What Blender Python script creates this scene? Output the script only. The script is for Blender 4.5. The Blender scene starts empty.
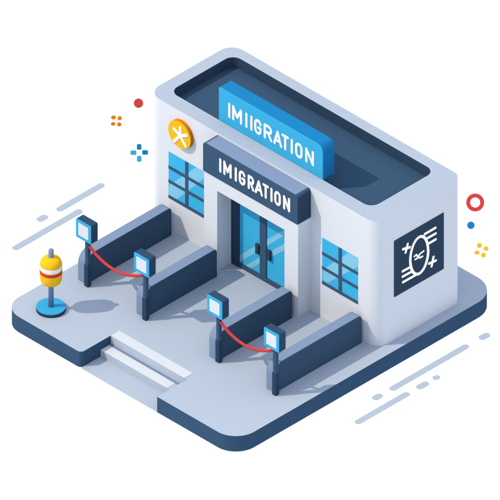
import bpy, bmesh, math
from mathutils import Vector

# ---------------------------------------------------------------- units
# Lengths below are in drafting units; 40 of them make one metre.
S = 1.0 / 40.0
C3 = math.sqrt(3) / 2
SX0, SY0 = 147.6, 216.25
scene = bpy.context.scene
COL = scene.collection


def V(x, y, z):
    return Vector((x * S, y * S, z * S))


# drawing helpers: read a plan / an elevation drawn in isometric projection
def on_front(sx, sy, Y):      # drawing -> (X, Z) on a wall that faces the steps
    X = (sx - SX0) / C3 - Y
    return X, SY0 + .5 * (X - Y) - sy


def on_side(sx, sy, X):       # drawing -> (Y, Z) on a wall that faces right
    Y = (sx - SX0) / C3 - X
    return Y, SY0 + .5 * (X - Y) - sy


def on_ground(sx, sy, Z):     # drawing -> (X, Y) on a level surface
    A = (sx - SX0) / C3
    B = 2 * (sy + Z - SY0)
    return (A + B) / 2, (A - B) / 2


# ---------------------------------------------------------------- light and colour
W = Vector((1.005, 1.08, 1.21))           # even pale sky
SUN = Vector((1.02, 0.88, 0.67))        # sun irradiance / pi
DIR = Vector((15.5, 20, -28)).normalized()


def lin(c):
    return c / 12.92 if c <= 0.04045 else ((c + .055) / 1.055) ** 2.4


def hexlin(h):
    return [lin(int(h[i:i + 2], 16) / 255) for i in (0, 2, 4)]


FACE = {'top': -DIR.z, 'front': DIR.y, 'side': 0.0, 'left': DIR.x,
        'tilt': max(0, -DIR.dot(Vector((1, -1, 1)).normalized()))}


def albedo(h, face, gain=1.0):
    c = hexlin(h)
    k = FACE[face]
    return [min(.95, gain * c[i] / (W[i] + k * SUN[i])) for i in range(3)]


MATS = {}


def mat(name, h, face='front', gain=1.0, rough=.9, spec=0.0, vary=.012, scale=6.0):
    if name in MATS:
        return MATS[name]
    m = bpy.data.materials.new(name)
    m.use_nodes = True
    nt = m.node_tree
    b = nt.nodes['Principled BSDF']
    a = albedo(h, face, gain)
    tc = nt.nodes.new('ShaderNodeTexCoord')
    nz = nt.nodes.new('ShaderNodeTexNoise')
    nz.inputs['Scale'].default_value = scale
    nz.inputs['Detail'].default_value = 3
    nt.links.new(tc.outputs['Object'], nz.inputs['Vector'])
    mr = nt.nodes.new('ShaderNodeMapRange')
    mr.inputs['To Min'].default_value = 1 - vary
    mr.inputs['To Max'].default_value = 1 + vary
    nt.links.new(nz.outputs['Fac'], mr.inputs['Value'])
    mx = nt.nodes.new('ShaderNodeVectorMath')
    mx.operation = 'SCALE'
    mx.inputs[0].default_value = a
    nt.links.new(mr.outputs['Result'], mx.inputs['Scale'])
    nt.links.new(mx.outputs['Vector'], b.inputs['Base Color'])
    b.inputs['Roughness'].default_value = rough
    b.inputs['Specular IOR Level'].default_value = spec
    MATS[name] = m
    return m


M = {
    'wall': mat('white_render', 'E5EBF6', 'front', 1.10),
    'shaded_wall_top': mat('pale_blue_shaded_top', 'C3D1E6', 'top', 1.0),  # wall top toned down: shading put into the colour
    'parapet_shade': mat('dark_parapet_shade', '2B3F58', 'front', 1.75),  # inner parapet shade put into a darker colour
    'roof': mat('slate_roof_membrane', '405D7C', 'top', 1.08),
    'paving': mat('pale_blue_paving', 'C3D1E6', 'top', 1.05),
    'fascia': mat('navy_slab_edge', '3D5A79', 'front', 1.05),
    'nosing': mat('white_step_nosing', 'E8EEF8', 'top', 1.08),
    'riser': mat('pale_riser', 'C3D1E6', 'front', 1.0),
    'step_shade': mat('grey_blue_painted_shade', '8AA0C4', 'top', 1.0),  # shadow tone below the upper riser, as a flat colour
    'cap': mat('grey_blue_laminate', '90A6C9', 'top', 1.04),
    'panel': mat('navy_panel', '2B3F58', 'side', 1.55),
    'board': mat('slate_sign_board', '405D7C', 'front', 1.08),
    'board_end_shade': mat('navy_shaded_end', '2B3F58', 'side', 1.1),  # shaded copy of the slate board for its right end
    'frame': mat('slate_frame', '405D7C', 'front', 1.15),
    'dark': mat('navy_metal', '2F445E', 'front', 1.3),
    'post': mat('slate_post', '3E5B7A', 'front', 1.15),
    'housing': mat('navy_housing', '3C5876', 'top', 1.0),
    'glass': mat('sky_blue_glass', '41B5E9', 'front', 1.2, rough=.6),
    'painted_glint': mat('pale_blue_painted_glint', '86CFF0', 'front', 1.15, rough=.6),  # glass reflections put in as a lighter colour
    'bezel': mat('sky_blue_bezel', '41B5E9', 'front', 1.08),
    'screen': mat('pale_screen', 'E8ECF7', 'front', 1.06),
    'cabinet': mat('shaded_blue_cabinet', '2289C9', 'top', 1.1),  # sign blue darkened: top and side shade in the colour
    'white': mat('white_lettering', 'FDFDFF', 'front', 1.1),
    'poster_white': mat('white_symbol', 'F7F9FD', 'side', 1.05),
    'poster': mat('navy_poster', '2B3F58', 'side', 1.05),
    'yellow': mat('yellow_enamel', 'FCC526', 'front', 1.08),
    'yellow_drum': mat('yellow_drum', 'FCC526', 'front', 1.12),
    'orange': mat('orange_rim', 'E58A18', 'front', 1.0),
    'rope': mat('red_rope', 'DC474C', 'top', 1.1),
    'red_band': mat('red_band', 'D8404A', 'front', 1.1),
    'white_band': mat('white_band', 'FFFFFF', 'front', 1.1),
    'disc': mat('sky_blue_base', '41B5E9', 'top', 1.1),
    'steel': mat('grey_blue_steel', '7F95BA', 'front', 1.0, rough=.5, spec=.3),
    'dash': mat('pale_dash', 'C3D1E6', 'top', 1.0),
    'c_red': mat('confetti_red', 'DD4648', 'tilt', 1.0),
    'c_orange': mat('confetti_orange', 'EE8812', 'tilt', 1.0),
    'c_yellow': mat('confetti_yellow', 'FCC526', 'tilt', 1.0),
    'c_blue': mat('confetti_blue', '1E86C9', 'tilt', 1.0),
    'c_sky': mat('confetti_sky', '41B5E9', 'tilt', 1.0),
}


# ---------------------------------------------------------------- mesh helpers
def new_obj(name, bm, mats, parent=None, loc=None):
    bmesh.ops.recalc_face_normals(bm, faces=bm.faces)
    me = bpy.data.meshes.new(name)
    if loc is not None:
        for v in bm.verts:
            v.co -= loc
    bm.to_mesh(me)
    bm.free()
    for m in (mats if isinstance(mats, (list, tuple)) else [mats]):
        me.materials.append(m)
    o = bpy.data.objects.new(name, me)
    COL.objects.link(o)
    if loc is not None:
        o.location = loc
    if parent is not None:
        o.parent = parent
        if loc is None:
            root = parent
            off = Vector()
            while root is not None:
                off += root.location
                root = root.parent
            for v in me.vertices:
                v.co -= off
        else:
            root = parent
            while root is not None:
                o.location = o.location - root.location
                root = root.parent
    return o


def tag(o, label, cat, group=None, kind=None):
    if label:
        o['label'] = label
    if cat:
        o['category'] = cat
    if group:
        o['group'] = group
    if kind:
        o['kind'] = kind
    return o


def thing(name, loc, label, cat, group=None):
    o = bpy.data.objects.new(name, None)
    o.empty_display_size = .1
    o.location = V(*loc)
    COL.objects.link(o)
    return tag(o, label, cat, group)


def round_poly(pts, seg=20):
    """pts: (x, y, radius) counter-clockwise or clockwise -> smooth outline"""
    out = []
    n = len(pts)
    for i, (x, y, r) in enumerate(pts):
        p = Vector((x, y))
        if r <= 0:
            out.append((x, y))
            continue
        a = (Vector(pts[i - 1][:2]) - p).normalized()
        b = (Vector(pts[(i + 1) % n][:2]) - p).normalized()
        ang = a.angle(b)
        t = r / math.tan(ang / 2)
        c = p + (a + b).normalized() * (r / math.sin(ang / 2))
        s0 = p + a * t - c
        s1 = p + b * t - c
        a0 = math.atan2(s0.y, s0.x)
        d = math.atan2(s1.y, s1.x) - a0
        while d > math.pi:
            d -= 2 * math.pi
        while d < -math.pi:
            d += 2 * math.pi
        for k in range(seg + 1):
            th = a0 + d * k / seg
            out.append((c.x + r * math.cos(th), c.y + r * math.sin(th)))
    return out


def rrect(x0, y0, x1, y1, r, seg=10):
    rr = r if isinstance(r, (list, tuple)) else (r,) * 4
    return round_poly([(x0, y0, rr[0]), (x1, y0, rr[1]), (x1, y1, rr[2]), (x0, y1, rr[3])], seg)


def plane_pt(pl, u, v, w):
    return {'z': (u, v, w), 'y': (u, w, v), 'x': (w, u, v)}[pl]


def add_prism(bm, pts, pl, w0, w1, side_mat=0, cap_mat=0):
    a = [bm.verts.new(V(*plane_pt(pl, u, v, w0))) for u, v in pts]
    b = [bm.verts.new(V(*plane_pt(pl, u, v, w1))) for u, v in pts]
    n = len(pts)
    f = bm.faces.new(a)
    f.material_index = side_mat
    f = bm.faces.new(b)
    f.material_index = cap_mat
    for i in range(n):
        f = bm.faces.new((a[i], a[(i + 1) % n], b[(i + 1) % n], b[i]))
        f.material_index = side_mat


def add_ring(bm, po, pi, pl, w0, w1):
    L = [[bm.verts.new(V(*plane_pt(pl, u, v, w))) for u, v in P] for w in (w0, w1) for P in (po, pi)]
    o0, i0, o1, i1 = L
    n = len(po)
    for k in range(n):
        j = (k + 1) % n
        bm.faces.new((o0[k], o0[j], o1[j], o1[k]))
        bm.faces.new((i0[k], i0[j], i1[j], i1[k]))
        bm.faces.new((o0[k], o0[j], i0[j], i0[k]))
        bm.faces.new((o1[k], o1[j], i1[j], i1[k]))


def box(bm, x0, x1, y0, y1, z0, z1):
    add_prism(bm, [(x0, y0), (x1, y0), (x1, y1), (x0, y1)], 'z', z0, z1)


def bevelled_box(x0, x1, y0, y1, z0, z1, r=.4, seg=2):
    bm = bmesh.new()
    box(bm, x0, x1, y0, y1, z0, z1)
    bmesh.ops.bevel(bm, geom=bm.edges[:], offset=r * S, segments=seg, affect='EDGES', profile=.5)
    return bm


def prism_obj(name, pts, pl, w0, w1, m, parent=None, soft=0):
    bm = bmesh.new()
    add_prism(bm, pts, pl, w0, w1)
    if soft:
        es = [e for e in bm.edges if len(e.link_faces) == 2 and e.calc_face_angle(0) > 1.0]
        bmesh.ops.bevel(bm, geom=es, offset=soft * S, segments=2, affect='EDGES', profile=.5)
    return new_obj(name, bm, m, parent)


def lathe(profile, cx, cy, seg=40, bm=None):
    bm = bm or bmesh.new()
    rings = []
    for r, z in profile:
        if r < 1e-6:
            rings.append([bm.verts.new(V(cx, cy, z))])
        else:
            rings.append([bm.verts.new(V(cx + r * math.cos(2 * math.pi * k / seg), cy + r * math.sin(2 * math.pi * k / seg), z)) for k in range(seg)])
    for a, b in zip(rings, rings[1:]):
        for k in range(seg):
            j = (k + 1) % seg
            if len(a) == 1 and len(b) == 1:
                continue
            if len(a) == 1:
                f = bm.faces.new((a[0], b[k], b[j]))
            elif len(b) == 1:
                f = bm.faces.new((a[k], a[j], b[0]))
            else:
                f = bm.faces.new((a[k], a[j], b[j], b[k]))
            f.smooth = True
    return bm


def capsule(p, q, w, seg=7):
    d = Vector((q[0] - p[0], q[1] - p[1]))
    a0 = math.atan2(d.y, d.x) if d.length > 1e-6 else 0
    r = w / 2
    pts = [(q[0] + r * math.cos(a0 + t), q[1] + r * math.sin(a0 + t)) for t in [-math.pi / 2 + math.pi * k / seg for k in range(seg + 1)]]
    pts += [(p[0] + r * math.cos(a0 + t), p[1] + r * math.sin(a0 + t)) for t in [math.pi / 2 + math.pi * k / seg for k in range(seg + 1)]]
    return pts


def stroke_bm(lines, w, pl, w0, out, bm=None):
    """strokes of a letter or symbol: raised capsules; out = signed thickness"""
    bm = bm or bmesh.new()
    n = 0
    for ln in lines:
        for p, q in zip(ln, ln[1:]):
            n += 1
            add_prism(bm, capsule(p, q, w), pl, w0, w0 + out * (1 + .035 * n))
    return bm


def arc(cx, cy, rx, ry, a, b, n=10):
    return [(cx + rx * math.cos(math.radians(a + (b - a) * k / n)), cy + ry * math.sin(math.radians(a + (b - a) * k / n))) for k in range(n + 1)]


# single-stroke letters on a unit box
GL = {
    'I': [[(.5, 0), (.5, 1)]],
    'M': [[(0, 0), (0, 1), (.5, .3), (1, 1), (1, 0)]],
    'G': [arc(.5, .7, .5, .3, 15, 180, 8) + arc(.5, .3, .5, .3, 180, 345, 8) + [(1, .46)], [(1, .46), (.58, .46)]],
    'R': [[(0, 0), (0, 1), (.55, 1)] + arc(.55, .74, .42, .26, 90, -90, 8) + [(0, .48)], [(.5, .48), (1, 0)]],
    'A': [[(0, 0), (.5, 1), (1, 0)], [(.17, .3), (.83, .3)]],
    'T': [[(0, 1), (1, 1)], [(.5, 1), (.5, 0)]],
    'O': [arc(.5, .7, .5, .3, 0, 180, 10) + arc(.5, .3, .5, .3, 180, 360, 10) + [(1, .7)]],
    'N': [[(0, 0), (0, 1), (1, 0), (1, 1)]],
}


def lettering(spans, Y, zmid, h, w, out, parent):
    """spans: (letter, sx0, sx1) read off the drawing on the plane Y"""
    for ch, a, b in spans:
        X0 = (a - SX0) / C3 - Y + w / 2
        X1 = (b - SX0) / C3 - Y - w / 2
        if ch == 'I':
            X0 = X1 = (X0 + X1) / 2
        z0 = zmid - h / 2 + w / 2
        hh = h - w
        lines = [[(X0 + (X1 - X0) * u, z0 + hh * v) for u, v in ln] for ln in GL[ch]]
        new_obj('letter', stroke_bm(lines, w, 'y', Y, -out), M['white'], parent)


def copy_tree(o, parent=None, shift=None):
    c = o.copy()
    COL.objects.link(c)
    c.parent = parent
    if shift is not None:
        c.location = o.location + shift
    for ch in o.children:
        copy_tree(ch, c)
    return c


# ---------------------------------------------------------------- setting
out = round_poly([(6.5, -175, 20), (98, -175, 4), (98, -140, 0), (186, -140, 0), (186, -175, 0), (277, -175, 21),
                  (277, 129.5, 25), (-9, 129.5, 12), (-9, 18, 3), (6.5, -1.5, 3)])
bm = bmesh.new()
add_prism(bm, out, 'z', -15.5, 0, 0, 1)
tag(new_obj('pavement', bm, [M['fascia'], M['paving']]), 'raised pale blue plaza slab with navy edge under the building', None, kind='structure')
bm = bmesh.new()
box(bm, 98.1, 185.9, -175, -140.1, -15.4, -14.9)
tag(new_obj('path', bm, M['paving']), 'pale landing at the foot of the two steps', None, kind='structure')
st = tag(prism_obj('steps', [(98.1, -152.5), (185.9, -152.5), (185.9, -140.1), (98.1, -140.1)], 'z', -14.9, -8.2, M['riser']),
         'two low steps with white nosings cut into the plaza edge', None, kind='structure')
prism_obj('step_tread', rrect(98.6, -152.6, 175, -143.2, (.3, 1.2, .3, .3)), 'z', -8.2, -8.0, M['nosing'], st)
prism_obj('step_tread', rrect(98.4, -140.7, 183, -131, (.3, 1.2, .6, .3)), 'z', .02, .18, M['nosing'], st)
prism_obj('step_riser', [(98.1, -140.7), (185.9, -140.7), (185.9, -140.12), (98.1, -140.12)], 'z', -8.1, 0, M['riser'], st)
prism_obj('painted_shade_strip', [(98.6, -143.1), (177.5, -143.1), (177.5, -140.8), (98.6, -140.8)], 'z', -8.2, -8.05, M['step_shade'], st)  # painted shadow band at the riser foot, not a channel

# ---------------------------------------------------------------- building
BX, BY, BH = 266, 97.2, 124
bld = thing('office_building', (BX / 2, BY / 2, 0),
            'white single storey border office with rounded corners, raised roof parapet and glass entrance', 'building')
O4 = [(0, 0, 14), (BX, 0, 12), (BX, BY, 9), (0, BY, 13)]
I4 = [(11.5, 13.5, 9), (245, 13.5, 9), (245, 87.2, 9), (11.5, 87.2, 9)]
outer, inner = round_poly(O4), round_poly(I4)
bm = bmesh.new()
add_ring(bm, outer, inner, 'z', 0, BH - .05)
wall = new_obj('wall', bm, M['wall'], bld)
# doorway cut through the front wall
bm = bmesh.new()
box(bm, 95, 174, -5, 12, -1, 80)
cut = new_obj('cutter', bm, M['wall'])
md = wall.modifiers.new('doorway', 'BOOLEAN')
md.operation = 'DIFFERENCE'
md.solver = 'EXACT'
md.object = cut
dg = bpy.context.evaluated_depsgraph_get()
me = bpy.data.meshes.new_from_object(wall.evaluated_get(dg))
wall.modifiers.clear()
wall.data = me
bpy.data.objects.remove(cut, do_unlink=True)

bm = bmesh.new()
add_ring(bm, round_poly(O4),
         round_poly([(11.3, 13.3, 9), (245.2, 13.3, 9), (245.2, 87.4, 9), (11.3, 87.4, 9)]), 'z', BH - .05, BH)
new_obj('shaded_wall_top', bm, M['shaded_wall_top'], bld)  # thin sheet carrying the painted shade of the wall top
RF = BH - 10.5
bm = bmesh.new()
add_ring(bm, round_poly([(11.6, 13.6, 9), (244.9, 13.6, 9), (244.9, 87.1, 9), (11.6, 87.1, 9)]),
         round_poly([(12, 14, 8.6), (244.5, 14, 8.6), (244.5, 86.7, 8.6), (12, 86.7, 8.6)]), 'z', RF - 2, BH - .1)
new_obj('shaded_parapet_face', bm, M['parapet_shade'], bld)  # added ring that carries painted shade inside the parapet
prism_obj('roof', round_poly([(12.05, 14.05, 8.6), (244.45, 14.05, 8.6), (244.45, 86.65, 8.6), (12.05, 86.65, 8.6)]), 'z', RF - 3, RF, M['roof'], bld)

# windows --------------------------------------------------------
def window(x0, x1, z0, z1, bars, mull, painted_glint):
    g = prism_obj('window', [(x0, z0), (x1, z0), (x1, z1), (x0, z1)], 'y', -.25, .3, M['glass'], bld)
    prism_obj('painted_reflection', painted_glint, 'y', -.3, -.25, M['painted_glint'], g)  # painted reflection band laid on the pane
    bm = bmesh.new()
    for z in bars:
        a, b = (x0, x1)
        box(bm, a, mull[0], -.55, -.1, z - 1.5, z + 1.5)
        box(bm, mull[1], b, -.55, -.1, z - 1.5, z + 1.5)
    box(bm, mull[0], mull[1], -.65, -.1, bars[-1] - 1.5, z1)
    new_obj('window_frame', bm, M['frame'], g)
    return g


def crop_front(pts, ox, oy, k, Y):
    return [on_front(ox + a / k, oy + b / k, Y) for a, b in pts]


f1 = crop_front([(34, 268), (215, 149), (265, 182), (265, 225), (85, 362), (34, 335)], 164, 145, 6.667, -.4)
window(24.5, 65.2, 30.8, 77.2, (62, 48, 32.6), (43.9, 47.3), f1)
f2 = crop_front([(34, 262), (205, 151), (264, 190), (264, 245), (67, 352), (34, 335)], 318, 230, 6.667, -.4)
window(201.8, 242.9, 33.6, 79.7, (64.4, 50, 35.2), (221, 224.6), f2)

# entrance -------------------------------------------------------
PD = 14.5
bm = bmesh.new()
# portal: two jambs and a lintel as one arch outline on the front plane
arch = [(79.6, 0), (94.8, 0)] + round_poly([(94.8, 80, 0), (94.8, 80.01, 0)])[:1] + [(172.6, 80), (172.6, 0), (188.2, 0), (188.2, 118), (79.6, 118)]
add_prism(bm, arch, 'y', -PD, -.02)
new_obj('portal', bm, M['wall'], bld)
DY = 2.0
bm = bmesh.new()
box(bm, 95.05, 103.8, DY - .6, DY + 3, 0, 79.9)
new_obj('door_jamb', bm, M['dark'], bld)
bm = bmesh.new()
box(bm, 103.9, 173.9, DY, DY + 2.5, 0, 5)
box(bm, 127.9, 135, DY - .5, DY + 2.5, 5, 79.9)
new_obj('door_frame', bm, M['frame'], bld)


def door(x0, x1, hx, rad):
    g = prism_obj('door', rrect(x0, 5, x1, 79.9, rad), 'y', DY + .6, DY + 1.4, M['glass'], bld)
    return g


dl = door(103.9, 127.9, 124, 0)
dr = door(135, 173.9, 138, 0)


def clip_poly(pts, lo, hi):
    for s, lim in ((1, lo), (-1, hi)):
        res = []
        for i in range(len(pts)):
            p, q = pts[i - 1], pts[i]
            ip, iq = s * (p[0] - lim) >= 0, s * (q[0] - lim) >= 0
            if ip != iq:
                t = (lim - p[0]) / (q[0] - p[0])
                res.append((lim, p[1] + t * (q[1] - p[1])))
            if iq:
                res.append(q)
        pts = res
    return pts


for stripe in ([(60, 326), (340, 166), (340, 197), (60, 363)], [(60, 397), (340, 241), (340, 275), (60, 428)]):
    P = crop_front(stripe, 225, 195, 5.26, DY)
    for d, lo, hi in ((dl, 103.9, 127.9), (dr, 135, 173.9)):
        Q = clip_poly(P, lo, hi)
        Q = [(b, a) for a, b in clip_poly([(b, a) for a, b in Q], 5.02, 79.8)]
        prism_obj('painted_reflection', Q, 'y', DY + .52, DY + .6, M['painted_glint'], d)  # diagonal glint painted as a pale patch on the door glass
for d, (a, b) in ((dl, ((157, 255), (174, 316))), (dr, ((216, 288), (235, 351)))):
    X0, Z1 = on_front(225 + a[0] / 5.26, 195 + a[1] / 5.26, DY - 2)
    X1, Z0 = on_front(225 + b[0] / 5.26, 195 + b[1] / 5.26, DY - 2)
    new_obj('handle', bevelled_box(X0, X1, DY - 2, DY + .3, Z0, Z1, .5), M['dark'], d)

# ---------------------------------------------------------------- signs
# fascia sign over the entrance
x0, x1 = 79.4, 188.4
zb, zt = 93.3, 121.8
fs = thing('entrance_sign', ((x0 + x1) / 2, -PD, zb), 'slate box sign reading IMIGRATION in white over the glass entrance doors', 'sign')
bm = bmesh.new()
add_prism(bm, rrect(x0, zb, x1, zt, (.6, .6, 2.6, 2.6)), 'y', -PD - .9, -.05)
# end face shade is put into a darker navy panel, top takes the pale cover strip
new_obj('board', bm, M['board'], fs)
prism_obj('shaded_end_panel', round_poly([(-PD - .4, zb + .2, .3), (-.3, zb + .2, .3), (-.3, zt - .6, 3.5), (-PD - .4, zt - 2.2, .3)]), 'x', x1, x1 + .35, M['board_end_shade'], fs)
prism_obj('top_cover', [(x0 + 3.2, -PD - .4), (x1 - 2.6, -PD - .4), (x1 - 2.6, -.3), (x0 + 3.2, -.3)], 'z', zt, zt + .35, M['cap'], fs)
lettering([('I', 219.2, 221.6), ('M', 223.4, 231.8), ('I', 234.7, 237.1), ('G', 238.9, 245.6), ('R', 247.8, 254.4), ('A', 254.8, 263),
           ('T', 262.6, 269), ('I', 270.4, 272.8), ('O', 274.4, 281), ('N', 283.2, 290.2)], -PD - .9, 108.3, 14.2, 2.45, .18, fs)

# roof sign
x0, x1, y0, y1, zb, zt = 68.4, 188.5, 14.3, 27, 123.2, 157
rs = thing('roof_sign', ((x0 + x1) / 2, (y0 + y1) / 2, RF), 'large sky blue box sign reading IMIIGRATION standing on the roof behind the parapet', 'sign')
bm = bmesh.new()
add_prism(bm, rrect(x0, zb, x1, zt, (.5, .5, 6.5, 1.8)), 'y', y0, y1)
new_obj('cabinet', bm, M['cabinet'], rs)  # box darker than its face, shade of top and side painted in
prism_obj('face_panel', rrect(x0 + .1, zb + .1, x1 - .1, zt - .1, (.5, .5, 6.4, 1.7)), 'y', y0 - .5, y0, M['bezel'], rs)
for lx in (x0 + 15, x1 - 15):
    bm = bmesh.new()
    box(bm, lx - 2, lx + 2, 18, 22, RF, zb)
    new_obj('leg', bm, M['dark'], rs)
lettering([('I', 228.2, 230.6), ('M', 232.3, 242.2), ('I', 245.3, 247.7), ('I', 250.3, 252.7), ('G', 254.4, 261.8), ('R', 263.8, 272.4), ('A', 273.4, 282.2),
           ('T', 281.6, 289), ('I', 290.7, 293.1), ('O', 295.2, 302.8), ('N', 305.4, 314)], y0 - .5, 139.3, 15, 2.45, .18, rs)

# round emblem
cx, cz, R = 40.4, 103.3, 12.9
em = thing('round_emblem', (cx, 0, cz - R), 'round yellow coin emblem with orange rim and white starburst above the left window', 'sign')


def circ(cx, cz, rx, rz=None, n=48):
    rz = rz or rx
    return [(cx + rx * math.cos(2 * math.pi * k / n), cz + rz * math.sin(2 * math.pi * k / n)) for k in range(n)]


prism_obj('rim', circ(cx, cz, R), 'y', -3.4, -.02, M['orange'], em)
prism_obj('face_plate', circ(cx, cz, R - .05), 'y', -3.7, -3.4, M['yellow'], em)
cc = (204, 258)
arms = [(206, 158), (127, 172), (285, 254), (132, 322), (272, 385)]
L = [[on_front(164 + p[0] / 12.5, 115 + p[1] / 12.5, -3.7) for p in (cc, a)] for a in arms]
bm = stroke_bm(L, 2.9, 'y', -3.7, -.4)
new_obj('starburst', bm, M['white'], em)

# poster on the right wall
ps = thing('wall_poster', (BX, 47, 43), 'square navy plate with white oval symbol, bars and sparkles on the right end wall', 'sign')
prism_obj('plate', [(18.5, 43), (75.5, 43), (75.5, 99), (18.5, 99)], 'x', BX - .02, BX + .6, M['poster'], ps)
PX = BX + .6


def ps_pt(a, b):
    return on_side(390 + a / 5.43, 208 + b / 5.43, PX)


yc, zc = ps_pt(157, 256)
ell = circ(yc, zc, 10.3, 18.2, 40)
new_obj('oval', stroke_bm([ell + ell[:1]], 2.5, 'x', PX, .3), M['poster_white'], ps)
bars = [((246, 107), (188, 141)), ((247, 138), (203, 163)), ((247, 170), (211, 191)), ((68, 343), (106, 322)), ((68, 372), (118, 344)), ((70, 402), (137, 364))]
for a, b in bars:
    new_obj('bar', stroke_bm([[ps_pt(*a), ps_pt(*b)]], 2.4, 'x', PX, .28), M['poster_white'], ps)
for s in ([((70, 223), (106, 213)), ((95, 195), (84, 241))], [((211, 301), (248, 285)), ((235, 265), (225, 316))]):
    new_obj('sparkle', stroke_bm([[ps_pt(*a), ps_pt(*b)] for a, b in s], 2.4, 'x', PX, .28), M['poster_white'], ps)
new_obj('inner_mark', stroke_bm([[ps_pt(*p) for p in ((131, 263), (142, 253), (150, 262), (162, 270), (176, 262))],
                                 [ps_pt(*p) for p in ((136, 279), (153, 268), (160, 250), (182, 233))]], 1.6, 'x', PX, .28), M['poster_white'], ps)


# ---------------------------------------------------------------- queue barriers
def barrier(x0, y0, y1, label):
    T, H = 9, 28
    o = thing('queue_barrier', (x0 + T / 2, (y0 + y1) / 2, 0), label, 'barrier', 'low barrier walls lining the queue lanes')
    prof = rrect(y0, 0, y1, H, (0, 0, 4, 10), 10)
    bm = bmesh.new()
    add_prism(bm, prof, 'x', x0, x0 + T)
    new_obj('barrier_body', bm, M['cap'], o)
    pf = rrect(y0 + .15, .1, y1 - .15, H - .12, (0, 0, 4, 10), 10)
    for a, b in ((x0 + T, x0 + T + .3), (x0 - .3, x0)):
        prism_obj('side_panel', pf, 'x', a, b, M['panel'], o)
    return o


barrier(23.5, -103.5, -5, 'low navy barrier wall at the far left, ending under the left window')
barrier(91, -103.5, -20, 'low navy barrier wall running to the left side of the glass doors')
barrier(176, -104.5, -18, 'low navy barrier wall running to the right pillar of the entrance')
barrier(241, -103.5, -3, 'low navy barrier wall at the far right, ending at the building corner')


# ---------------------------------------------------------------- screen posts
def screen_post(label):
    x, y = 35, -104
    o = thing('screen_post', (x, y, 0), label, 'screen post', 'screen posts at the front ends of the barrier walls')
    new_obj('post', bevelled_box(x - 1.7, x + 1.7, y - 1.7, y + 1.7, 0, 49, .3), M['post'], o)
    bm = bevelled_box(x - 2.3, x + 2.1, y - 2.2, y + 2.1, 0, 22, .4)
    new_obj('base_sleeve', bm, M['dark'], o)
    X0, X1, Y0, Y1, Z0, Z1 = x - 8.2, x + 9.2, y - 5.2, y + 2.2, 48.2, 66.4
    bm = bmesh.new()
    add_prism(bm, rrect(X0, Z0, X1, Z1, 1.2, 6), 'y', Y0, Y1)
    h = new_obj('housing', bm, M['housing'], o)
    prism_obj('bezel', rrect(X0 + .1, Z0 + .1, X1 - .1, Z1 - .1, 1.1, 6), 'y', Y0 - .4, Y0, M['bezel'], h)
    prism_obj('screen', rrect(X0 + 3, Z0 + 3, X1 - 3, Z1 - 3, .3, 4), 'y', Y0 - .6, Y0 - .4, M['screen'], h)
    return o


sp = screen_post('slim navy post with small square screen at the front of the far left barrier')
for dx, lb in ((67, 'slim navy post with small square screen at the barrier left of the doors'),
               (151.5, 'slim navy post with small square screen at the barrier right of the doors'),
               (217, 'slim navy post with small square screen at the front of the far right barrier')):
    c = copy_tree(sp, None, V(dx, 0, 0))
    c['label'] = lb


def rope(xa, xb, label):
    cu = bpy.data.curves.new('rope', 'CURVE')
    n = 24
    bm = bmesh.new()
    rings = []
    for k in range(n + 1):
        t = k / n
        x = xa + (xb - xa) * t
        y = -104 - 1.2 * 4 * t * (1 - t)
        z = 40.5 + (43.5 - 40.5) * t - 9.5 * 4 * t * (1 - t)
        r = 1.25
        dz = (3 - 9.5 * 4 * (1 - 2 * t)) / (xb - xa)
        tn = Vector((1, 0, dz)).normalized()
        nn = Vector((-tn.z, 0, tn.x))
        rings.append([bm.verts.new(V(x + nn.x * r * math.cos(a), y + r * math.sin(a), z + nn.z * r * math.cos(a)))
                      for a in [2 * math.pi * j / 12 for j in range(12)]])
    for a, b in zip(rings, rings[1:]):
        for j in range(12):
            f = bm.faces.new((a[j], a[(j + 1) % 12], b[(j + 1) % 12], b[j]))
            f.smooth = True
    bm.faces.new(rings[0])
    bm.faces.new(rings[-1])
    bpy.data.curves.remove(cu)
    loc = V((xa + xb) / 2, -104, 30)
    return tag(new_obj('barrier_rope', bm, M['rope'], None, loc), label, 'rope', 'red ropes hung between screen posts')


rope(36.6, 100.4, 'red rope sagging between the two left screen posts')
rope(188.1, 250.4, 'red rope sagging between the two right screen posts')

# ---------------------------------------------------------------- yellow stanchion
gx, gy = 37.5, -149
sn = thing('warning_stanchion', (gx, gy, 0), 'yellow drum with white and red bands on a pole with round blue base', 'stanchion')
new_obj('base_rim', lathe([(0, 0), (12.2, 0), (12.2, 3.0), (0, 3.0)], gx, gy), M['dark'], sn)
b = new_obj('base_plate', lathe([(0, 3.0), (12.2, 3.0), (12.1, 3.4), (0, 3.5)], gx, gy), M['disc'], sn)
for f in b.data.polygons:
    f.use_smooth = False
new_obj('pole', lathe([(0, 3.5), (2.2, 3.5), (2.2, 59.4), (1.6, 60.2), (0, 60.4)], gx, gy, 24), M['steel'], sn)
zc, hh, R = 39.0, 13.8, 9.2


def drum_r(z):
    t = min(1, abs(z - zc) / hh)
    return R * (1 - t ** 5.0) ** (1 / 2.2) if t < 1 else 2.25


def drum(za, zb, m, name, grow=0.0):
    n = 18
    prof = [(2.25, za)] + [(max(2.25, drum_r(za + (zb - za) * k / n) + grow), za + (zb - za) * k / n) for k in range(n + 1)] + [(2.25, zb)]
    return new_obj(name, lathe(prof, gx, gy, 48), m, sn)


drum(zc - hh, 41.6, M['yellow_drum'], 'lower_drum')
drum(41.6, 45.2, M['white_band'], 'white_band')
drum(45.2, zc + hh, M['yellow_drum'], 'upper_drum')
prof = [(R - .3, 37.6), (R + .1, 37.6), (R + .12, 37.8), (R + .12, 40.5), (R + .1, 40.7), (R - .3, 40.7)]
new_obj('red_band', lathe(prof, gx, gy, 48), M['red_band'], sn)


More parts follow.
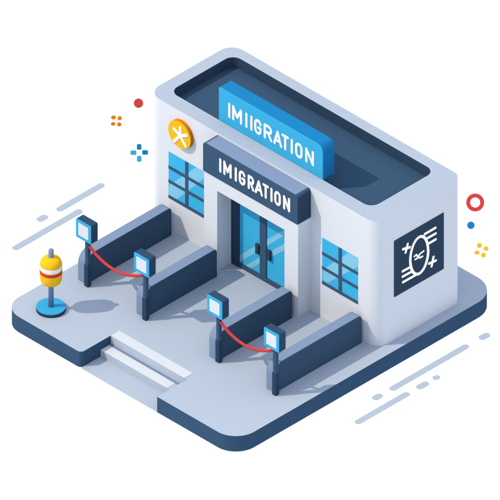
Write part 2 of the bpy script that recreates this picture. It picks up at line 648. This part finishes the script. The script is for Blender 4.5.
# ---------------------------------------------------------------- loose marks on the level below the plaza
def ground_bar(name, p, q, w, label, group):
    zl = -15.5 if group == LG else 6.0      # the right hand set floats a little higher, clear of the building's shade
    a, b = on_ground(*p, zl), on_ground(*q, zl)
    xm = (a[0] + b[0]) / 2
    a, b = (xm, a[1]), (xm, b[1])
    pts = capsule(a, b, w, 12)
    bm = bmesh.new()
    add_prism(bm, pts, 'z', zl, zl + .3)
    loc = V(xm, (a[1] + b[1]) / 2, zl)
    return tag(new_obj(name, bm, M['dash'], None, loc), label, 'floor bar' if name == 'floor_bar' else 'floor dash', group)


LG, RG = 'pale blue floor dashes left of the plaza', 'pale blue floor dashes right of the plaza'
ground_bar('floor_bar', (16, 248), (79, 211.6), 6, 'longest pale blue bar lying left of the plaza, below a shorter one', LG)
ground_bar('floor_bar', (60, 209.2), (101, 185.6), 6, 'shorter pale blue bar at the upper left, nearest the confetti', LG)
ground_bar('floor_dash', (40.6, 219.4), (44.2, 217.3), 6.4, 'stubby pale blue dash at the lower end of the shorter upper left bar', LG)
ground_bar('floor_bar', (393, 388.6), (465.4, 346.8), 6, 'longer pale blue bar lying right of the plaza, close to its edge', RG)
ground_bar('floor_bar', (358.5, 422), (406.2, 394.4), 6, 'shorter pale blue bar lowest on the right side of the plaza', RG)
ground_bar('floor_dash', (376, 397.9), (379, 396.2), 6.4, 'stubby pale blue dash at the lower left end of the longer right bar', RG)
ground_bar('floor_dash', (482.6, 337.6), (486.4, 335.4), 6.4, 'stubby pale blue dash at the upper right end of the longer right bar', RG)
ground_bar('floor_dash', (420, 387), (425.2, 384), 6.4, 'longest pale blue dash, above the upper end of the shorter right bar', RG)
ground_bar('floor_dash', (435.9, 377.9), (436.7, 377.4), 5.6, 'smallest pale blue dash, almost round, right of the plaza', RG)

# ---------------------------------------------------------------- hanging confetti (thin tilted discs, all on two upright planes)
NRM = Vector((1, -1, 1)).normalized()
UX = Vector((1, 1, 0)).normalized()
UY = NRM.cross(UX)


def confetti(name, sx, sy, yb, shape, m, label, cat, group, hole=None, thick=1.2):
    """shape: outline in its own plane, drafting units"""
    A = (sx - SX0) / C3
    X = A - yb
    Z = SY0 + .5 * (X - yb) - sy
    c = V(X, yb, Z)
    bm = bmesh.new()
    k = .8165 * S

    def P(u, v, w):
        return c + (UX * u + UY * v) * k + NRM * w * S
    n = len(shape)
    lay = [[bm.verts.new(P(u, v, w)) for u, v in shape] for w in (-thick / 2, thick / 2)]
    if hole:
        hl = [[bm.verts.new(P(u, v, w)) for u, v in hole] for w in (-thick / 2, thick / 2)]
    for i in range(n):
        j = (i + 1) % n
        bm.faces.new((lay[0][i], lay[0][j], lay[1][j], lay[1][i]))
        if hole:
            bm.faces.new((hl[0][i], hl[0][j], hl[1][j], hl[1][i]))
            for q in (0, 1):
                bm.faces.new((lay[q][i], lay[q][j], hl[q][j], hl[q][i]))
    if not hole:
        bm.faces.new(lay[0])
        bm.faces.new(lay[1])
    return tag(new_obj(name, bm, m, None, c), label, cat, group)


LC, RC = 'bright confetti hanging left of the building', 'bright confetti hanging right of the building'
YL, YR = 60, 80
confetti('confetti_dot', 138.5, 103.2, YL, circ(0, 0, 4.7), M['c_red'], 'round red dot left of the roof corner', 'confetti', LC)
for sx, sy, a, b, lb in ((113.5, 117.5, 2.5, 2.1, 'upper left'), (119.7, 118.2, 2.2, 2.2, 'upper right'), (113.2, 123.9, 2.3, 1.9, 'lower left'), (119.2, 124.4, 2.2, 2.1, 'lower right')):
    confetti('confetti_dot', sx, sy, YL, circ(0, 0, a, b), M['c_orange'], lb + ' of the four small orange dots', 'confetti', 'four orange confetti dots')
for sx, sy, w, h, m, lb in ((139.1, 146.9, 4.6, 5.8, 'c_blue', 'deep blue petal at the top of the blue four petal cross'),
                            (145.1, 152.4, 6, 4.6, 'c_blue', 'deep blue petal at the right of the blue four petal cross'),
                            (139.2, 158.8, 4.6, 6, 'c_sky', 'sky blue petal at the bottom of the blue four petal cross'),
                            (133.4, 152.7, 6, 4.6, 'c_sky', 'sky blue petal at the left of the blue four petal cross')):
    confetti('confetti_petal', sx, sy, YL, rrect(-w / 2, -h / 2, w / 2, h / 2, 1.4), M[m], lb, 'confetti', 'blue confetti petals')
confetti('confetti_ring', 475.2, 202.5, YR, circ(0, 0, 9), M['c_red'], 'thick red ring right of the roof', 'confetti', RC, hole=circ(0, 0, 5))
confetti('confetti_dot', 470.9, 225.3, YR, circ(0, 0, 3.7), M['c_blue'], 'round blue dot under the red ring', 'confetti', RC)
for sx, sy, a, b, lb in ((479.4, 245.5, 2.5, 2.5, 'top'), (486, 248.7, 2.5, 2.3, 'right'), (477, 252.6, 2.6, 2.1, 'left'), (483.5, 255.1, 2.4, 2.4, 'bottom')):
    confetti('confetti_dot', sx, sy, YR, circ(0, 0, a, b), M['c_yellow'], lb + ' one of the four small yellow dots', 'confetti', 'four yellow confetti dots')

# ---------------------------------------------------------------- light
w = bpy.data.worlds.new('World')
scene.world = w
w.use_nodes = True
bg = w.node_tree.nodes['Background']
bg.inputs['Color'].default_value = (W.x, W.y, W.z, 1)
bg.inputs['Strength'].default_value = 1.0
sun = bpy.data.lights.new('sun', 'SUN')
k = max(SUN)
sun.energy = k * math.pi
sun.color = (SUN.x / k, SUN.y / k, SUN.z / k)
sun.angle = math.radians(.5)
so = bpy.data.objects.new('sun', sun)
so.rotation_euler = DIR.to_track_quat('-Z', 'Y').to_euler()
so.location = (-3, -4, 6)
COL.objects.link(so)

# ---------------------------------------------------------------- camera: true isometric view
cam = bpy.data.cameras.new('camera')
cam.type = 'ORTHO'
cam.ortho_scale = 500 * math.sqrt(2 / 3) * S
cam.clip_start = .1
cam.clip_end = 200
co = bpy.data.objects.new('camera', cam)
gx, gy = on_ground(250, 250, 0)
co.location = V(gx, gy, 0) + NRM * 30
co.rotation_euler = (-NRM).to_track_quat('-Z', 'Y').to_euler()
COL.objects.link(co)
scene.camera = co

scene.render.engine = 'CYCLES'
scene.render.resolution_x = scene.render.resolution_y = 1024
scene.cycles.use_denoising = True
scene.view_settings.view_transform = 'Standard'
scene.view_settings.look = 'None'
scene.view_settings.exposure = 0
scene.view_settings.gamma = 1
scene.view_settings.use_curve_mapping = False
